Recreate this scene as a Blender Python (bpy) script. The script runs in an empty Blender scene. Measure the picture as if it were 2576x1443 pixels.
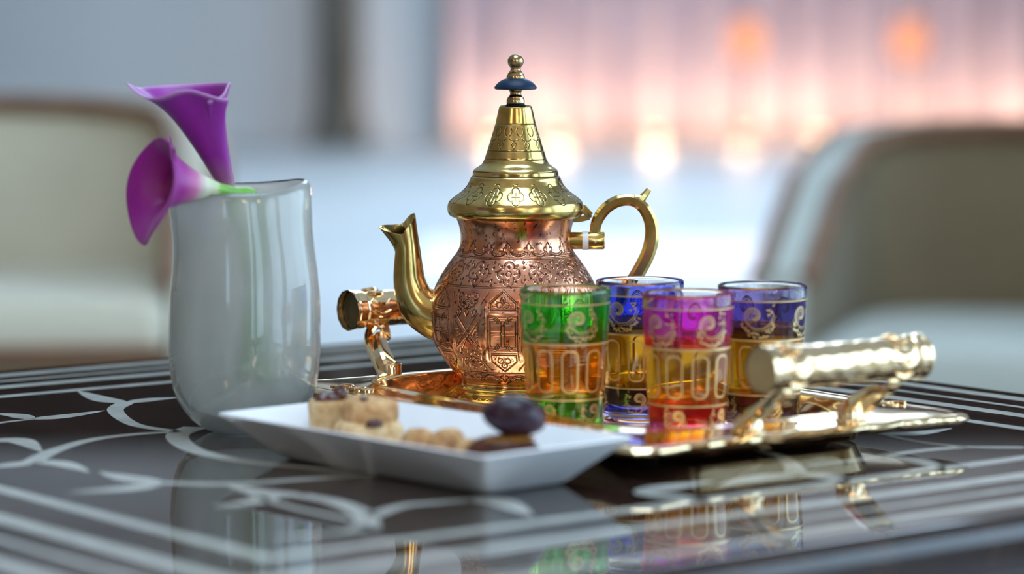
import bpy, bmesh, math, random
import numpy as np
from mathutils import Vector, Matrix
random.seed(7)
rng = np.random.default_rng(5)
PI = math.pi
sc = bpy.context.scene
COL = sc.collection

# ------------------------------------------------------------------ camera, world, exposure
FPX, PITCH, CAMZ, TZ = 7500.0, 0.09, 1.018, 0.75
cam_d = bpy.data.cameras.new('camera'); cam = bpy.data.objects.new('camera', cam_d); COL.objects.link(cam)
cam.location = (0, 0, CAMZ); cam.rotation_euler = (PI/2 - PITCH, 0, 0)
cam_d.sensor_width = 36; cam_d.lens = 36*FPX/2576; cam_d.clip_end = 200; cam_d.clip_start = 0.05
cam_d.dof.use_dof = True; cam_d.dof.focus_distance = 2.03; cam_d.dof.aperture_fstop = 3.4
sc.camera = cam

SKY = 3.2
world = bpy.data.worlds.new('sky'); sc.world = world; world.use_nodes = True
wn = world.node_tree.nodes; wl = world.node_tree.links; wn.clear()
w_out = wn.new('ShaderNodeOutputWorld'); w_bg = wn.new('ShaderNodeBackground')
# overcast sky: luminance rises smoothly from the horizon to the zenith
w_bg.inputs['Color'].default_value = (0.60, 0.79, 1.0, 1)
w_tc = wn.new('ShaderNodeTexCoord'); w_sx = wn.new('ShaderNodeSeparateXYZ'); w_mx = wn.new('ShaderNodeMath'); w_ma = wn.new('ShaderNodeMath')
w_mx.operation = 'MAXIMUM'; w_mx.inputs[1].default_value = 0.0
w_ma.operation = 'MULTIPLY_ADD'; w_ma.inputs[1].default_value = 0.5*SKY; w_ma.inputs[2].default_value = SKY
wl.new(w_tc.outputs['Generated'], w_sx.inputs[0]); wl.new(w_sx.outputs[2], w_mx.inputs[0]); wl.new(w_mx.outputs[0], w_ma.inputs[0]); wl.new(w_ma.outputs[0], w_bg.inputs['Strength'])
wl.new(w_bg.outputs[0], w_out.inputs[0])

sc.view_settings.view_transform = 'Standard'
sc.view_settings.look = 'None'
sc.view_settings.exposure = 0.7
sc.view_settings.gamma = 1.0
sc.view_settings.use_curve_mapping = False
sc.cycles.max_bounces = 16
sc.cycles.transmission_bounces = 14
sc.cycles.glossy_bounces = 8
sc.cycles.use_denoising = True

# ------------------------------------------------------------------ helpers: pixel of the 2576x1443 frame -> world point
def at(px, py, D):                       # point at depth D (horizontal distance from the camera)
    e = PITCH + math.atan((py-721.5)/FPX)
    cz = D/math.cos(e)*math.cos(e-PITCH)
    return Vector(((px-1288)/FPX*cz, D, CAMZ - D*math.tan(e)))
def on_plane(px, py, z=TZ):              # point on the horizontal plane z
    e = PITCH + math.atan((py-721.5)/FPX)
    return at(px, py, (CAMZ-z)/math.tan(e))

# ------------------------------------------------------------------ helpers: materials
def principled(name, color=(.8,.8,.8), rough=.5, metal=0., trans=0., ior=1.5, coat=0., emit=None, estr=0., sheen=0., subsurf=0., coat_rough=.03):
    m = bpy.data.materials.new(name); m.use_nodes = True
    b = m.node_tree.nodes['Principled BSDF']
    b.inputs['Base Color'].default_value = (*color, 1)
    b.inputs['Roughness'].default_value = rough
    b.inputs['Metallic'].default_value = metal
    b.inputs['Transmission Weight'].default_value = trans
    b.inputs['IOR'].default_value = ior
    b.inputs['Coat Weight'].default_value = coat
    b.inputs['Coat Roughness'].default_value = coat_rough
    b.inputs['Sheen Weight'].default_value = sheen
    b.inputs['Subsurface Weight'].default_value = subsurf
    if emit:
        b.inputs['Emission Color'].default_value = (*emit, 1); b.inputs['Emission Strength'].default_value = estr
    return m
def N(m, t, **kw):
    n = m.node_tree.nodes.new(t)
    for k, v in kw.items():
        if k in n.inputs: n.inputs[k].default_value = v
        else: setattr(n, k, v)
    return n
def L(m, a, b): m.node_tree.links.new(a, b)
def bsdf(m): return m.node_tree.nodes['Principled BSDF']
def ramp(m, fac, stops):
    r = N(m, 'ShaderNodeValToRGB')
    els = r.color_ramp.elements
    while len(els) < len(stops): els.new(.5)
    for e, (p, c) in zip(els, stops):
        e.position = p; e.color = (*c, 1) if len(c) == 3 else c
    L(m, fac, r.inputs[0]); return r
def noise(m, scale, detail=4, coords='Object', rough=.55, vec_scale=None):
    tc = N(m, 'ShaderNodeTexCoord'); n = N(m, 'ShaderNodeTexNoise')
    n.inputs['Scale'].default_value = scale; n.inputs['Detail'].default_value = detail; n.inputs['Roughness'].default_value = rough
    src = tc.outputs[coords]
    if vec_scale:
        mp = N(m, 'ShaderNodeMapping'); mp.inputs['Scale'].default_value = vec_scale
        L(m, src, mp.inputs[0]); src = mp.outputs[0]
    L(m, src, n.inputs['Vector']); return n
def mottled(m, scale, stops, detail=4, vec_scale=None):
    n = noise(m, scale, detail, vec_scale=vec_scale); r = ramp(m, n.outputs[0], stops)
    L(m, r.outputs[0], bsdf(m).inputs['Base Color']); return m
def bumped(m, scale, strength, dist=.001, detail=4, vec_scale=None):
    n = noise(m, scale, detail, vec_scale=vec_scale); b = N(m, 'ShaderNodeBump')
    b.inputs['Strength'].default_value = strength; b.inputs['Distance'].default_value = dist
    L(m, n.outputs[0], b.inputs['Height']); L(m, b.outputs[0], bsdf(m).inputs['Normal']); return m

# ------------------------------------------------------------------ helpers: geometry
class MB:
    def __init__(s): s.v = []; s.f = []; s.mi = []
    def add(s, verts, faces, mi=0):
        o = len(s.v); s.v += [tuple(p) for p in verts]
        s.f += [tuple(i+o for i in f) for f in faces]; s.mi += [mi]*len(faces)
        return s
    def box(s, a, b, mi=0):
        x0,y0,z0 = a; x1,y1,z1 = b
        return s.add([(x0,y0,z0),(x1,y0,z0),(x1,y1,z0),(x0,y1,z0),(x0,y0,z1),(x1,y0,z1),(x1,y1,z1),(x0,y1,z1)],
                     [(0,3,2,1),(4,5,6,7),(0,1,5,4),(1,2,6,5),(2,3,7,6),(3,0,4,7)], mi)
    def lathe(s, prof, n=48, c=(0,0,0), mi=0, closed=False):
        """prof: (r, z) from bottom to top; end radii of 0 make poles"""
        rows = len(prof); vs = []
        for r, z in prof:
            for k in range(n):
                a = 2*PI*k/n; vs.append((c[0]+r*math.cos(a), c[1]+r*math.sin(a), c[2]+z))
        fs = []
        for i in range(rows-1):
            for k in range(n):
                k2 = (k+1) % n
                fs.append((i*n+k, i*n+k2, (i+1)*n+k2, (i+1)*n+k))
        return s.add(vs, fs, mi)
    def tube(s, pts, radii, n=12, up=None, cap=True, mi=0, section=None):
        """sweep a ring (or a given section of (a,b) pairs) along pts"""
        pts = [Vector(p) for p in pts]; m = len(pts)
        if not hasattr(radii, '__len__'): radii = [radii]*m
        if section is None: section = [(math.cos(2*PI*k/n), math.sin(2*PI*k/n)) for k in range(n)]
        n = len(section); vs = []; prev = None
        for i, p in enumerate(pts):
            t = (pts[min(i+1,m-1)] - pts[max(i-1,0)]).normalized()
            if prev is None:
                ref = Vector(up) if up else (Vector((0,0,1)) if abs(t.z) < .9 else Vector((1,0,0)))
                a = (ref - t*ref.dot(t)).normalized()
            else:
                a = (prev - t*prev.dot(t)).normalized()
            prev = a; b = t.cross(a)
            for (sa, sb) in section:
                vs.append(p + (a*sa + b*sb)*radii[i])
        fs = []
        for i in range(m-1):
            for k in range(n):
                k2 = (k+1) % n; fs.append((i*n+k, i*n+k2, (i+1)*n+k2, (i+1)*n+k))
        if cap:
            fs.append(tuple(reversed(range(n)))); fs.append(tuple(range((m-1)*n, m*n)))
        return s.add(vs, fs, mi)
    def prism(s, outline, z0, z1, mi=0):
        n = len(outline)
        vs = [(x,y,z0) for x,y in outline] + [(x,y,z1) for x,y in outline]
        fs = [tuple(reversed(range(n))), tuple(range(n,2*n))] + [(i,(i+1)%n,n+(i+1)%n,n+i) for i in range(n)]
        return s.add(vs, fs, mi)
    def ball(s, c, r, n=16, m=10, mi=0, fn=None):
        c = Vector(c); vs = []
        if not hasattr(r, '__len__'): r = (r,r,r)
        for i in range(m+1):
            th = PI*i/m
            for k in range(n):
                ph = 2*PI*k/n
                d = Vector((math.sin(th)*math.cos(ph), math.sin(th)*math.sin(ph), math.cos(th)))
                q = fn(d) if fn else 1.
                vs.append(c + Vector((d.x*r[0], d.y*r[1], d.z*r[2]))*q)
        fs = []
        for i in range(m):
            for k in range(n):
                k2 = (k+1)%n; fs.append((i*n+k, (i+1)*n+k, (i+1)*n+k2, i*n+k2))
        return s.add(vs, fs, mi)
    def build(s, name, mats, parent=None, smooth=True, bevel=0, segs=3, loc=None, fix=True, angle=40):
        me = bpy.data.meshes.new(name); me.from_pydata(s.v, [], s.f)
        mats = mats if isinstance(mats, (list, tuple)) else [mats]
        for m in mats: me.materials.append(m)
        me.polygons.foreach_set('material_index', s.mi)
        if fix:
            bm = bmesh.new(); bm.from_mesh(me)
            bmesh.ops.remove_doubles(bm, verts=bm.verts, dist=1e-6)
            bmesh.ops.recalc_face_normals(bm, faces=bm.faces)
            bm.to_mesh(me); bm.free()
        if smooth:
            me.shade_smooth() if hasattr(me, 'shade_smooth') else me.polygons.foreach_set('use_smooth', [True]*len(me.polygons))
            if angle and angle < 180:
                try: me.set_sharp_from_angle(angle=math.radians(angle))
                except Exception: pass
        o = bpy.data.objects.new(name, me); COL.objects.link(o)
        if parent is not None: o.parent = parent
        if loc is not None: o.location = loc
        if bevel:
            md = o.modifiers.new('bevel', 'BEVEL'); md.width = bevel; md.segments = segs; md.limit_method = 'ANGLE'
            md.harden_normals = False
        return o
def tag(o, label=None, cat=None, group=None, kind=None):
    if label: o['label'] = label
    if cat: o['category'] = cat
    if group: o['group'] = group
    if kind: o['kind'] = kind
    return o
def thing(name, loc, rz=0, label=None, cat=None, group=None):
    o = bpy.data.objects.new(name, None); COL.objects.link(o); o.empty_display_size = .02
    o.location = loc; o.rotation_euler = (0,0,rz); return tag(o, label, cat, group)
def catmull(pts, n=8):
    P = [Vector(p) for p in pts]; out = []
    for i in range(len(P)-1):
        a = P[i-1] if i else P[0]*2-P[1]; b = P[i]; c = P[i+1]; d = P[i+2] if i+2 < len(P) else P[-1]*2-P[-2]
        for k in range(n):
            t = k/n
            out.append(.5*((2*b)+(c-a)*t+(2*a-5*b+4*c-d)*t*t+(3*b-a-3*c+d)*t**3))
    out.append(P[-1]); return out
def interp(x, xs, ys): return float(np.interp(x, xs, ys))

# ================================================================== SETTING
m_floor = mottled(principled('pale polished stone', rough=.42), .6, [(.3,(.40,.415,.42)),(.7,(.45,.47,.475))])
m_wall = mottled(principled('warm grey plaster', rough=.8), .5, [(.3,(.60,.615,.63)),(.7,(.67,.68,.69))])
m_wall_brown = mottled(principled('brown panelled plaster', rough=.7), .8, [(.3,(.30,.21,.14)),(.7,(.38,.28,.19))])
m_ceil = mottled(principled('ceiling paint', rough=.9), .7, [(.3,(.72,.73,.74)),(.7,(.78,.79,.79))])
m_trim = mottled(principled('dark bronze trim', rough=.45), 3, [(.3,(.05,.042,.036)),(.7,(.075,.062,.05))])
m_dark_refl = mottled(principled('dark reflection band', rough=.75), 1.5, [(.3,(.018,.013,.010)),(.7,(.030,.022,.017))], vec_scale=(6,1,.4))
m_pane = bpy.data.materials.new('window glass'); m_pane.use_nodes = True
nt = m_pane.node_tree; nt.nodes.clear()
_o = N(m_pane,'ShaderNodeOutputMaterial'); _mx = N(m_pane,'ShaderNodeMixShader'); _t = N(m_pane,'ShaderNodeBsdfTransparent'); _g = N(m_pane,'ShaderNodeBsdfGlossy'); _f = N(m_pane,'ShaderNodeFresnel')
_t.inputs[0].default_value = (.93,.97,.98,1); _g.inputs['Roughness'].default_value = .02
L(m_pane,_f.outputs[0],_mx.inputs[0]); L(m_pane,_t.outputs[0],_mx.inputs[1]); L(m_pane,_g.outputs[0],_mx.inputs[2]); L(m_pane,_mx.outputs[0],_o.inputs[0])

X0, X1, Y0, Y1, H = -6.5, 4.7, -5.0, 24.5, 4.6
tag(MB().box((X0-.3,Y0-.3,-.2),(X1+.3,Y1+.3,0)).build('floor', m_floor, smooth=False), kind='structure')

def wall_with_openings(name, mat, axis, pos, thick, a0, a1, z1, holes):
    """axis 'x': wall runs along x at y=pos ; axis 'y': runs along y at x=pos ; holes: (a0,a1,z0,z1)"""
    mb = MB()
    def put(u0,u1,w0,w1):
        if u1-u0 < 1e-4 or w1-w0 < 1e-4: return
        if axis == 'x': mb.box((u0,pos,w0),(u1,pos+thick,w1))
        else: mb.box((pos,u0,w0),(pos+thick,u1,w1))
    u = a0
    for (h0,h1,s,t) in sorted(holes):
        put(u,h0,0,z1); put(h0,h1,0,s); put(h0,h1,t,z1); u = h1
    put(u,a1,0,z1)
    return tag(mb.build(name, mat, smooth=False), kind='structure')
WN = [0]
def window(axis, pos, a0, a1, z0, z1, cols=1):
    WN[0] += 1
    root = thing('window_%d' % WN[0], (0,0,0)); tag(root, kind='structure')
    fr = MB(); w = .06
    def bar(u0,u1,p0,p1):
        if axis == 'x': fr.box((u0,pos-.03,p0),(u1,pos+.05,p1))
        else: fr.box((pos-.03,u0,p0),(pos+.05,u1,p1))
    bar(a0,a0+w,z0,z1); bar(a1-w,a1,z0,z1); bar(a0,a1,z0,z0+w); bar(a0,a1,z1-w,z1)
    for c in range(1,cols):
        u = a0+(a1-a0)*c/cols; bar(u-w/2,u+w/2,z0,z1)
    fr.build('window_frame', m_trim, root, smooth=False)
    for c in range(cols):
        u0 = a0+(a1-a0)*c/cols+.03; u1 = a0+(a1-a0)*(c+1)/cols-.03
        p = MB()
        if axis == 'x': p.box((u0,pos,z0+.03),(u1,pos+.006,z1-.03))
        else: p.box((pos,u0,z0+.03),(pos+.006,u1,z1-.03))
        p.build('pane', m_pane, root, smooth=False)
# back wall
wall_with_openings('wall_back', m_wall, 'x', Y1, .25, X0, X1, H, [])
# wall behind the camera: tall windows
front_holes = [(1.6,2.3,.2,3.8), (2.8,4.5,.2,3.8), (-3.4,-2.6,.9,3.0)]
wall_with_openings('wall_front', m_wall_brown, 'x', Y0-.25, .25, X0, X1, H, front_holes)
for h in front_holes: window('x', Y0-.12, h[0],h[1],h[2],h[3],1)
right_holes = [(-4.6,-.4,.1,4.2), (.2,5.6,.1,4.2), (7.5,13,.35,3.5), (14.5,20,.35,3.5)]
wall_with_openings('wall_right', m_wall, 'y', X1, .25, Y0, Y1, H, right_holes)
for h in right_holes: window('y', X1+.1, h[0],h[1],h[2],h[3],3)
wall_with_openings('wall_left', m_wall_brown, 'y', X0-.25, .25, Y0, Y1, H, [])
# ceiling with two skylights added to light the far hall and the table
SK = (-1.0, 2.6, 9.0, 21.5)               # added to brighten the far hall
SK2 = (-.9, 1.3, .5, 3.4)                 # added for top light on the table
cl = MB()
def slab(x0,x1,y0,y1): cl.box((x0,y0,H),(x1,y1,H+.2))
slab(X0-.25,X1+.25,Y0-.25,SK2[2]); slab(X0-.25,SK2[0],SK2[2],SK2[3]); slab(SK2[1],X1+.25,SK2[2],SK2[3]); slab(X0-.25,X1+.25,SK2[3],SK[2])
slab(X0-.25,SK[0],SK[2],SK[3]); slab(SK[1],X1+.25,SK[2],SK[3]); slab(X0-.25,X1+.25,SK[3],Y1+.25)
tag(cl.build('ceiling', m_ceil, smooth=False), kind='structure')
for k in range(6):                       # slim bars of the added hall skylight
    y = SK[2]+(SK[3]-SK[2])*k/5
    tag(MB().box((SK[0],y-.04,H+.02),(SK[1],y+.04,H+.14)).build('trim_%d' % (k+1), m_trim, smooth=False), kind='structure')
tag(MB().box((X0,Y1-.03,0),(-.65,Y1,.12)).build('baseboard_back', m_wall, smooth=False), kind='structure')
tag(MB().box((X0,Y1-.06,2.0),(X1,Y1,4.05)).build('trim_7', m_dark_refl, smooth=False), kind='structure')  # unseen dark band, added so the table top reflects dark
m_bounce = mottled(principled('white bounce band', rough=.8), .7, [(.3,(.80,.81,.82)),(.7,(.85,.86,.86))])
tag(MB().box((X0,Y1-.05,4.05),(X1,Y1,H)).build('trim_8', m_bounce, smooth=False), kind='structure')  # unseen white band, added to brighten reflections in table and tray

# ================================================================== TABLE
m_table = principled('dark lacquered wood', rough=.35, coat=1., coat_rough=.02)
mottled(m_table, 6, [(.3,(.014,.0075,.006)),(.7,(.038,.020,.014))], vec_scale=(1,14,1))
bsdf(m_table).inputs['Coat IOR'].default_value = 1.5; bsdf(m_table).inputs['Specular IOR Level'].default_value = 0.0
m_inlay = mottled(principled('pale shell inlay', rough=.35, coat=1., coat_rough=.02), 40, [(.3,(.42,.43,.39)),(.7,(.58,.58,.53))])
bsdf(m_inlay).inputs['Coat IOR'].default_value = 1.5; bsdf(m_inlay).inputs['Specular IOR Level'].default_value = 0.0
TFAR = Vector((.010, 2.545)); TL = Vector((-.788,-.616)); TR = Vector((.616,-.788)); TS = .945
tc = TFAR + (TL+TR)*.885/2
trz = math.atan2(TR.y, TR.x)
table = thing('inlaid_table', (tc.x, tc.y, 0), trz, 'square dark lacquered table inlaid with pale leafy scrolls and border lines', 'table')
hs = TS/2
top = MB().box((-hs,-hs,TZ-.035),(hs,hs,TZ)).build('tabletop', m_table, table, bevel=.012, segs=5)
MB().box((-hs+.06,-hs+.06,TZ-.11),(hs-.06,hs-.06,TZ-.035)).build('apron', m_table, table, bevel=.004)
MB().lathe([(0,0),(.06,0),(.055,.1),(.045,.35),(.07,.55),(.09,.61),(0,.61)], 32, (0,0,.03)).build('pedestal', m_table, table)
MB().lathe([(0,0),(.27,0),(.27,.02),(.1,.035),(0,.035)], 48).build('base_plate', m_table, table)
def to_local(p):        # world point -> table coordinates (2D)
    d = Vector((p.x-tc.x, p.y-tc.y)); c, s = math.cos(trz), math.sin(trz)
    return Vector((d.x*c+d.y*s, -d.x*s+d.y*c))
IZ0, IZ1 = TZ-.0012, TZ+.00012
for off, w in ((.036,.014),(.068,.006),(.100,.014),(.148,.011)):
    a = hs-off
    for k in range(4):
        c, s = [(1,0),(0,1),(-1,0),(0,-1)][k]
        pts = [(-a-w/2, a-w/2),(a+w/2, a-w/2),(a+w/2-w, a+w/2-w+w*0),(0,0)]
        o4 = [(-a-w/2, a+w/2),(-a+w/2, a-w/2),(a-w/2, a-w/2),(a+w/2, a+w/2)]
        MB().prism([(x*c-y*s, x*s+y*c) for x,y in o4], IZ0, IZ1).build('border_strip', m_inlay, table, smooth=False)
def inlay_ribbon(pix, w0, w1, name):
    P = [to_local(on_plane(x,y)) for x,y in pix]
    P = catmull([(p.x,p.y,0) for p in P], 8); n = len(P); a = []; b = []
    for i,p in enumerate(P):
        t = (P[min(i+1,n-1)]-P[max(i-1,0)]).normalized(); nn = Vector((-t.y,t.x,0)); f = i/(n-1); w = (w0+(w1-w0)*f)/2
        a.append(p+nn*w); b.append(p-nn*w)
    out = [(q.x,q.y) for q in a+b[::-1]]
    MB().prism(out, IZ0, IZ1).build(name, m_inlay, table, smooth=False)
def inlay_leaf(pix, w):
    P = [to_local(on_plane(x,y)) for x,y in pix]
    P = catmull([(p.x,p.y,0) for p in P], 8); n = len(P); a = []; b = []
    for i,p in enumerate(P):
        t = (P[min(i+1,n-1)]-P[max(i-1,0)]).normalized(); nn = Vector((-t.y,t.x,0)); f = i/(n-1)
        ww = w*.5*(math.sin(PI*min(1,f**.75))**.9) + .0004
        a.append(p+nn*ww); b.append(p-nn*ww*.8)
    MB().prism([(q.x,q.y) for q in a+b[::-1]], IZ0, IZ1).build('inlay_leaf', m_inlay, table, smooth=False)
for pix, w0, w1 in [
    ([(314,1013),(290,1030),(312,1054),(356,1072),(450,1085)], .013, .007),
    ([(80,1054),(40,1058),(0,1063),(-60,1075)], .004, .005),
    ([(80,1161),(134,1134),(223,1107),(334,1092),(450,1085)], .013, .005),
    ([(492,1074),(448,1092),(459,1116),(512,1139),(624,1161),(758,1174),(936,1188),(998,1191)], .017, .006),
    ([(410,1214),(579,1217),(758,1205),(936,1194),(998,1191)], .010, .005),
    ([(758,1245),(847,1263),(913,1293),(926,1330)], .012, .014),
    ([(624,1245),(758,1281),(890,1308)], .004, .006),
    ([(935,1297),(1010,1272),(1088,1264),(1185,1256)], .010, .006),
    ([(926,1322),(880,1335),(780,1345),(690,1350)], .012, .003),
    ([(2216,1090),(2313,1111),(2430,1123),(2576,1125)], .004, .007),
    ([(2430,1123),(2313,1133),(2216,1148),(2139,1158),(2034,1170)], .008, .004),
    ([(1906,1133),(1964,1148),(1995,1172),(2003,1191)], .006, .014)]:
    inlay_ribbon(pix, w0, w1, 'inlay_vine')
for pix, w in [
    ([(316,1013),(260,1003),(196,983)], .019), ([(320,1013),(380,1005),(450,999)], .016),
    ([(80,1054),(160,1047),(263,1032)], .017), ([(80,1054),(45,1044),(-20,1039)], .016),
    ([(-20,1110),(45,1108),(104,1135)], .020), ([(80,1161),(30,1168),(-30,1176)], .016), ([(80,1161),(150,1166),(225,1187)], .018),
    ([(410,1214),(330,1202),(250,1186)], .020), ([(410,1214),(310,1228),(175,1238)], .018),
    ([(758,1245),(670,1238),(572,1220)], .020), ([(700,1250),(630,1262),(540,1274)], .014),
    ([(1175,1254),(1250,1262),(1340,1297)], .022),
    ([(2216,1090),(2300,1090),(2393,1077)], .015), ([(2216,1148),(2310,1160),(2391,1187)], .016),
    ([(2003,1191),(1910,1200),(1806,1220)], .018), ([(2003,1191),(2080,1199),(2150,1220)], .018),
    ([(1595,1238),(1690,1224),(1795,1209)], .018), ([(1595,1238),(1700,1250),(1815,1266)], .016)]:
    inlay_leaf(pix, w)

# ================================================================== shared metals
def aged_metal(name, c1, c2, rough, spot=None, scale=60, tint=None):
    m = principled(name, c1, rough, 1.0)
    n = noise(m, scale, 6); r = ramp(m, n.outputs[0], [(.32,c2),(.62,c1)])
    src = r.outputs[0]
    if spot:
        n2 = noise(m, 360, 2, rough=.4); r2 = ramp(m, n2.outputs[0], [(.62,(0,0,0)),(.66,(1,1,1))])
        mx = N(m,'ShaderNodeMix'); mx.data_type = 'RGBA'
        L(m, r2.outputs[0], mx.inputs[0]); L(m, src, mx.inputs[6]); mx.inputs[7].default_value = (*spot,1); src = mx.outputs[2]
    at_ = N(m,'ShaderNodeAttribute'); at_.attribute_name = 'groove'
    mx = N(m,'ShaderNodeMix'); mx.data_type = 'RGBA'
    L(m, at_.outputs['Fac'], mx.inputs[0]); L(m, src, mx.inputs[6]); mx.inputs[7].default_value = (*(tint or tuple(x*.12 for x in c2)),1)
    L(m, mx.outputs[2], bsdf(m).inputs['Base Color'])
    n3 = noise(m, 25, 5); r3 = ramp(m, n3.outputs[0], [(.3,(rough*.6,)*3),(.75,(rough*1.5,)*3)])
    L(m, r3.outputs[0], bsdf(m).inputs['Roughness'])
    return m
m_copper = aged_metal('engraved copper', (.82,.39,.24), (.54,.21,.12), .20, spot=(.20,.08,.06), tint=(.035,.018,.014))
m_brass = aged_metal('old brass', (.66,.475,.175), (.40,.275,.08), .17, tint=(.05,.04,.012))
m_brass_dark = aged_metal('finial bronze', (.50,.37,.20), (.30,.21,.10), .2)
m_gold = aged_metal('polished gold plate', (.95,.72,.44), (.86,.58,.28), .10, scale=30)
m_blue = principled('dark blue lacquer', (.012,.035,.085), .42); bsdf(m_blue).inputs['Specular IOR Level'].default_value = .2
mottled(m_blue, 90, [(.3,(.003,.016,.045)),(.7,(.006,.025,.062))])
m_white = mottled(principled('white spacer', rough=.4), 50, [(.3,(.84,.85,.88)),(.7,(.90,.91,.93))])

# ================================================================== engraved surfaces of revolution
class Engraving:
    """grid of (theta, y_px) samples; strokes sink grooves. theta 0 faces the camera (-Y)."""
    def __init__(s, ys, rs, y0, y1, ny, nt, span=math.radians(105), nback=70, soft=0.):
        s.y = np.linspace(y0, y1, ny); s.r = np.interp(s.y, ys, rs)
        if soft:
            fy = np.arange(y0-4*soft, y1+4*soft, .5); fr = np.interp(fy, ys, rs)
            lo, hi = fy < ys[0], fy > ys[-1]
            fr[lo] = rs[0]+(fy[lo]-ys[0])*(rs[1]-rs[0])/(ys[1]-ys[0]); fr[hi] = rs[-1]+(fy[hi]-ys[-1])*(rs[-1]-rs[-2])/(ys[-1]-ys[-2])
            kx = np.arange(-3*soft, 3*soft+.1, .5); kk = np.exp(-(kx/soft)**2/2); kk /= kk.sum()
            s.r = np.interp(s.y, fy, np.convolve(fr, kk, 'same'))
        s.th = np.concatenate([np.linspace(-span, span, nt), np.linspace(span, 2*PI-span, nback+2)[1:-1]])
        s.d = np.zeros((ny, len(s.th))); s.nt = nt
    def stroke(s, th0, y0, pts, w=1.1, depth=1.):
        """pts in px: (a along the surface to the right, b downward) around the centre (th0, y0)"""
        pts = np.asarray(pts, float)
        ja = np.searchsorted(s.y, [y0+pts[:,1].min()-4*w, y0+pts[:,1].max()+4*w])
        if ja[1] <= ja[0]: return
        R = float(np.interp(y0, s.y, s.r))
        ta, tb = th0+(pts[:,0].min()-4*w)/R*1.25-.02, th0+(pts[:,0].max()+4*w)/R*1.25+.02
        for wrap in (0, 2*PI, -2*PI):
            ia = np.searchsorted(s.th[:s.nt], [ta+wrap, tb+wrap])
            if ia[1] <= ia[0]: continue
            B, T = np.meshgrid(s.y[ja[0]:ja[1]]-y0, s.th[ia[0]:ia[1]]-wrap-th0, indexing='ij')
            A = T*s.r[ja[0]:ja[1], None]
            best = np.full(A.shape, 1e9)
            for p, q in zip(pts[:-1], pts[1:]):
                dx, dy = q-p; l2 = dx*dx+dy*dy+1e-9
                t = np.clip(((A-p[0])*dx+(B-p[1])*dy)/l2, 0, 1)
                best = np.minimum(best, (A-p[0]-t*dx)**2+(B-p[1]-t*dy)**2)
            g = depth*np.exp(-best/(w*w))
            sub = s.d[ja[0]:ja[1], ia[0]:ia[1]]; np.maximum(sub, g, out=sub)
    def ring(s, y, w=1.1, depth=1.):
        g = depth*np.exp(-((s.y-y)/w)**2); np.maximum(s.d, g[:,None], out=s.d)
    def raise_(s, th0, y0, pts, w, h):
        """a soft raised strap: negative depth kept in its own field"""
        if not hasattr(s,'up'): s.up = np.zeros_like(s.d)
        keep, s.d = s.d, s.up; s.stroke(th0,y0,pts,w,h); s.up = s.d; s.d = keep
    def build(s, name, mat, parent, px, ybase, depth_px=1.3, noise_px=.25):
        S = 1/px
        up = getattr(s,'up',0)
        R = (s.r[:,None] - depth_px*np.minimum(s.d,1) + up)*S
        Z = np.repeat(((ybase-s.y)*S)[:,None], len(s.th), 1)
        X = R*np.sin(s.th)[None]; Y = -R*np.cos(s.th)[None]
        ny, nt = R.shape
        co = np.stack([X,Y,Z],-1).reshape(-1,3).astype(np.float32)
        i, j = np.meshgrid(np.arange(ny-1), np.arange(nt), indexing='ij'); j2 = (j+1) % nt
        q = np.stack([i*nt+j, (i+1)*nt+j, (i+1)*nt+j2, i*nt+j2],-1).reshape(-1,4).astype(np.int32)
        me = bpy.data.meshes.new(name); me.vertices.add(len(co)); me.vertices.foreach_set('co', co.ravel())
        me.loops.add(q.size); me.loops.foreach_set('vertex_index', q.ravel())
        me.polygons.add(len(q)); me.polygons.foreach_set('loop_start', np.arange(0,q.size,4,dtype=np.int32))
        me.polygons.foreach_set('loop_total', np.full(len(q),4,np.int32)) if False else None
        me.update(calc_edges=True); me.validate()
        me.polygons.foreach_set('use_smooth', np.ones(len(q),bool))
        at_ = me.attributes.new('groove','FLOAT','POINT'); at_.data.foreach_set('value', np.clip(s.d,0,1).astype(np.float32).ravel())
        me.materials.append(mat)
        o = bpy.data.objects.new(name, me); COL.objects.link(o); o.parent = parent; return o
def arc(cx, cy, r, a0, a1, n=14, ry=None):
    ry = ry or r
    return [(cx+r*math.cos(math.radians(a0+(a1-a0)*k/n)), cy+ry*math.sin(math.radians(a0+(a1-a0)*k/n))) for k in range(n+1)]

# ================================================================== TEAPOT
PD = 2.06; PPX = FPX/PD*1.004; PYB = 1003
pot_loc = at(1297, 1003, PD); pot_z = TZ+.0045
pot = thing('teapot', (pot_loc.x, PD, pot_z), 0, 'engraved copper and brass teapot with pointed lid standing on the gold tray', 'teapot')
def px_prof(rows): return [(r/PPX, (PYB-y)/PPX) for y, r in rows]
# body
b_y = [535,546,558,572,589,603,612,622,628,636,647,660,675,694,712,729,750,775,800,825,845,860,876,891,906,921,935,948,957]
b_r = [155,149,144.5,141,139,139,140.5,143,146,153,162,171,181,193,202,209.5,214.5,218,218,215,212,208,199,188,179,169,156,144,137]
E = Engraving(b_y, b_r, 535, 957, 460, 820, soft=8.)
for y,w in ((634,1.0),(637,.8),(703,1.0),(707,.7),(920,1.0),(924,.7)): E.ring(y,w,.9)
def fleur(E, th, y, s=1., inv=1):
    def S(pts, w=1.15, d=1.): E.stroke(th, y, [(a*s, b*s*inv) for a,b in pts], w, d)
    S([(-5,8),(-9,9),(-13,6),(-13,0),(-9,-3),(-5,-1)]); S([(5,8),(9,9),(13,6),(13,0),(9,-3),(5,-1)])
    S([(-5,-1),(-6,-7),(-3,-11),(0,-15),(3,-11),(6,-7),(5,-1)]); S([(-5,8),(-3,14)]); S([(5,8),(3,14)])
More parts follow.
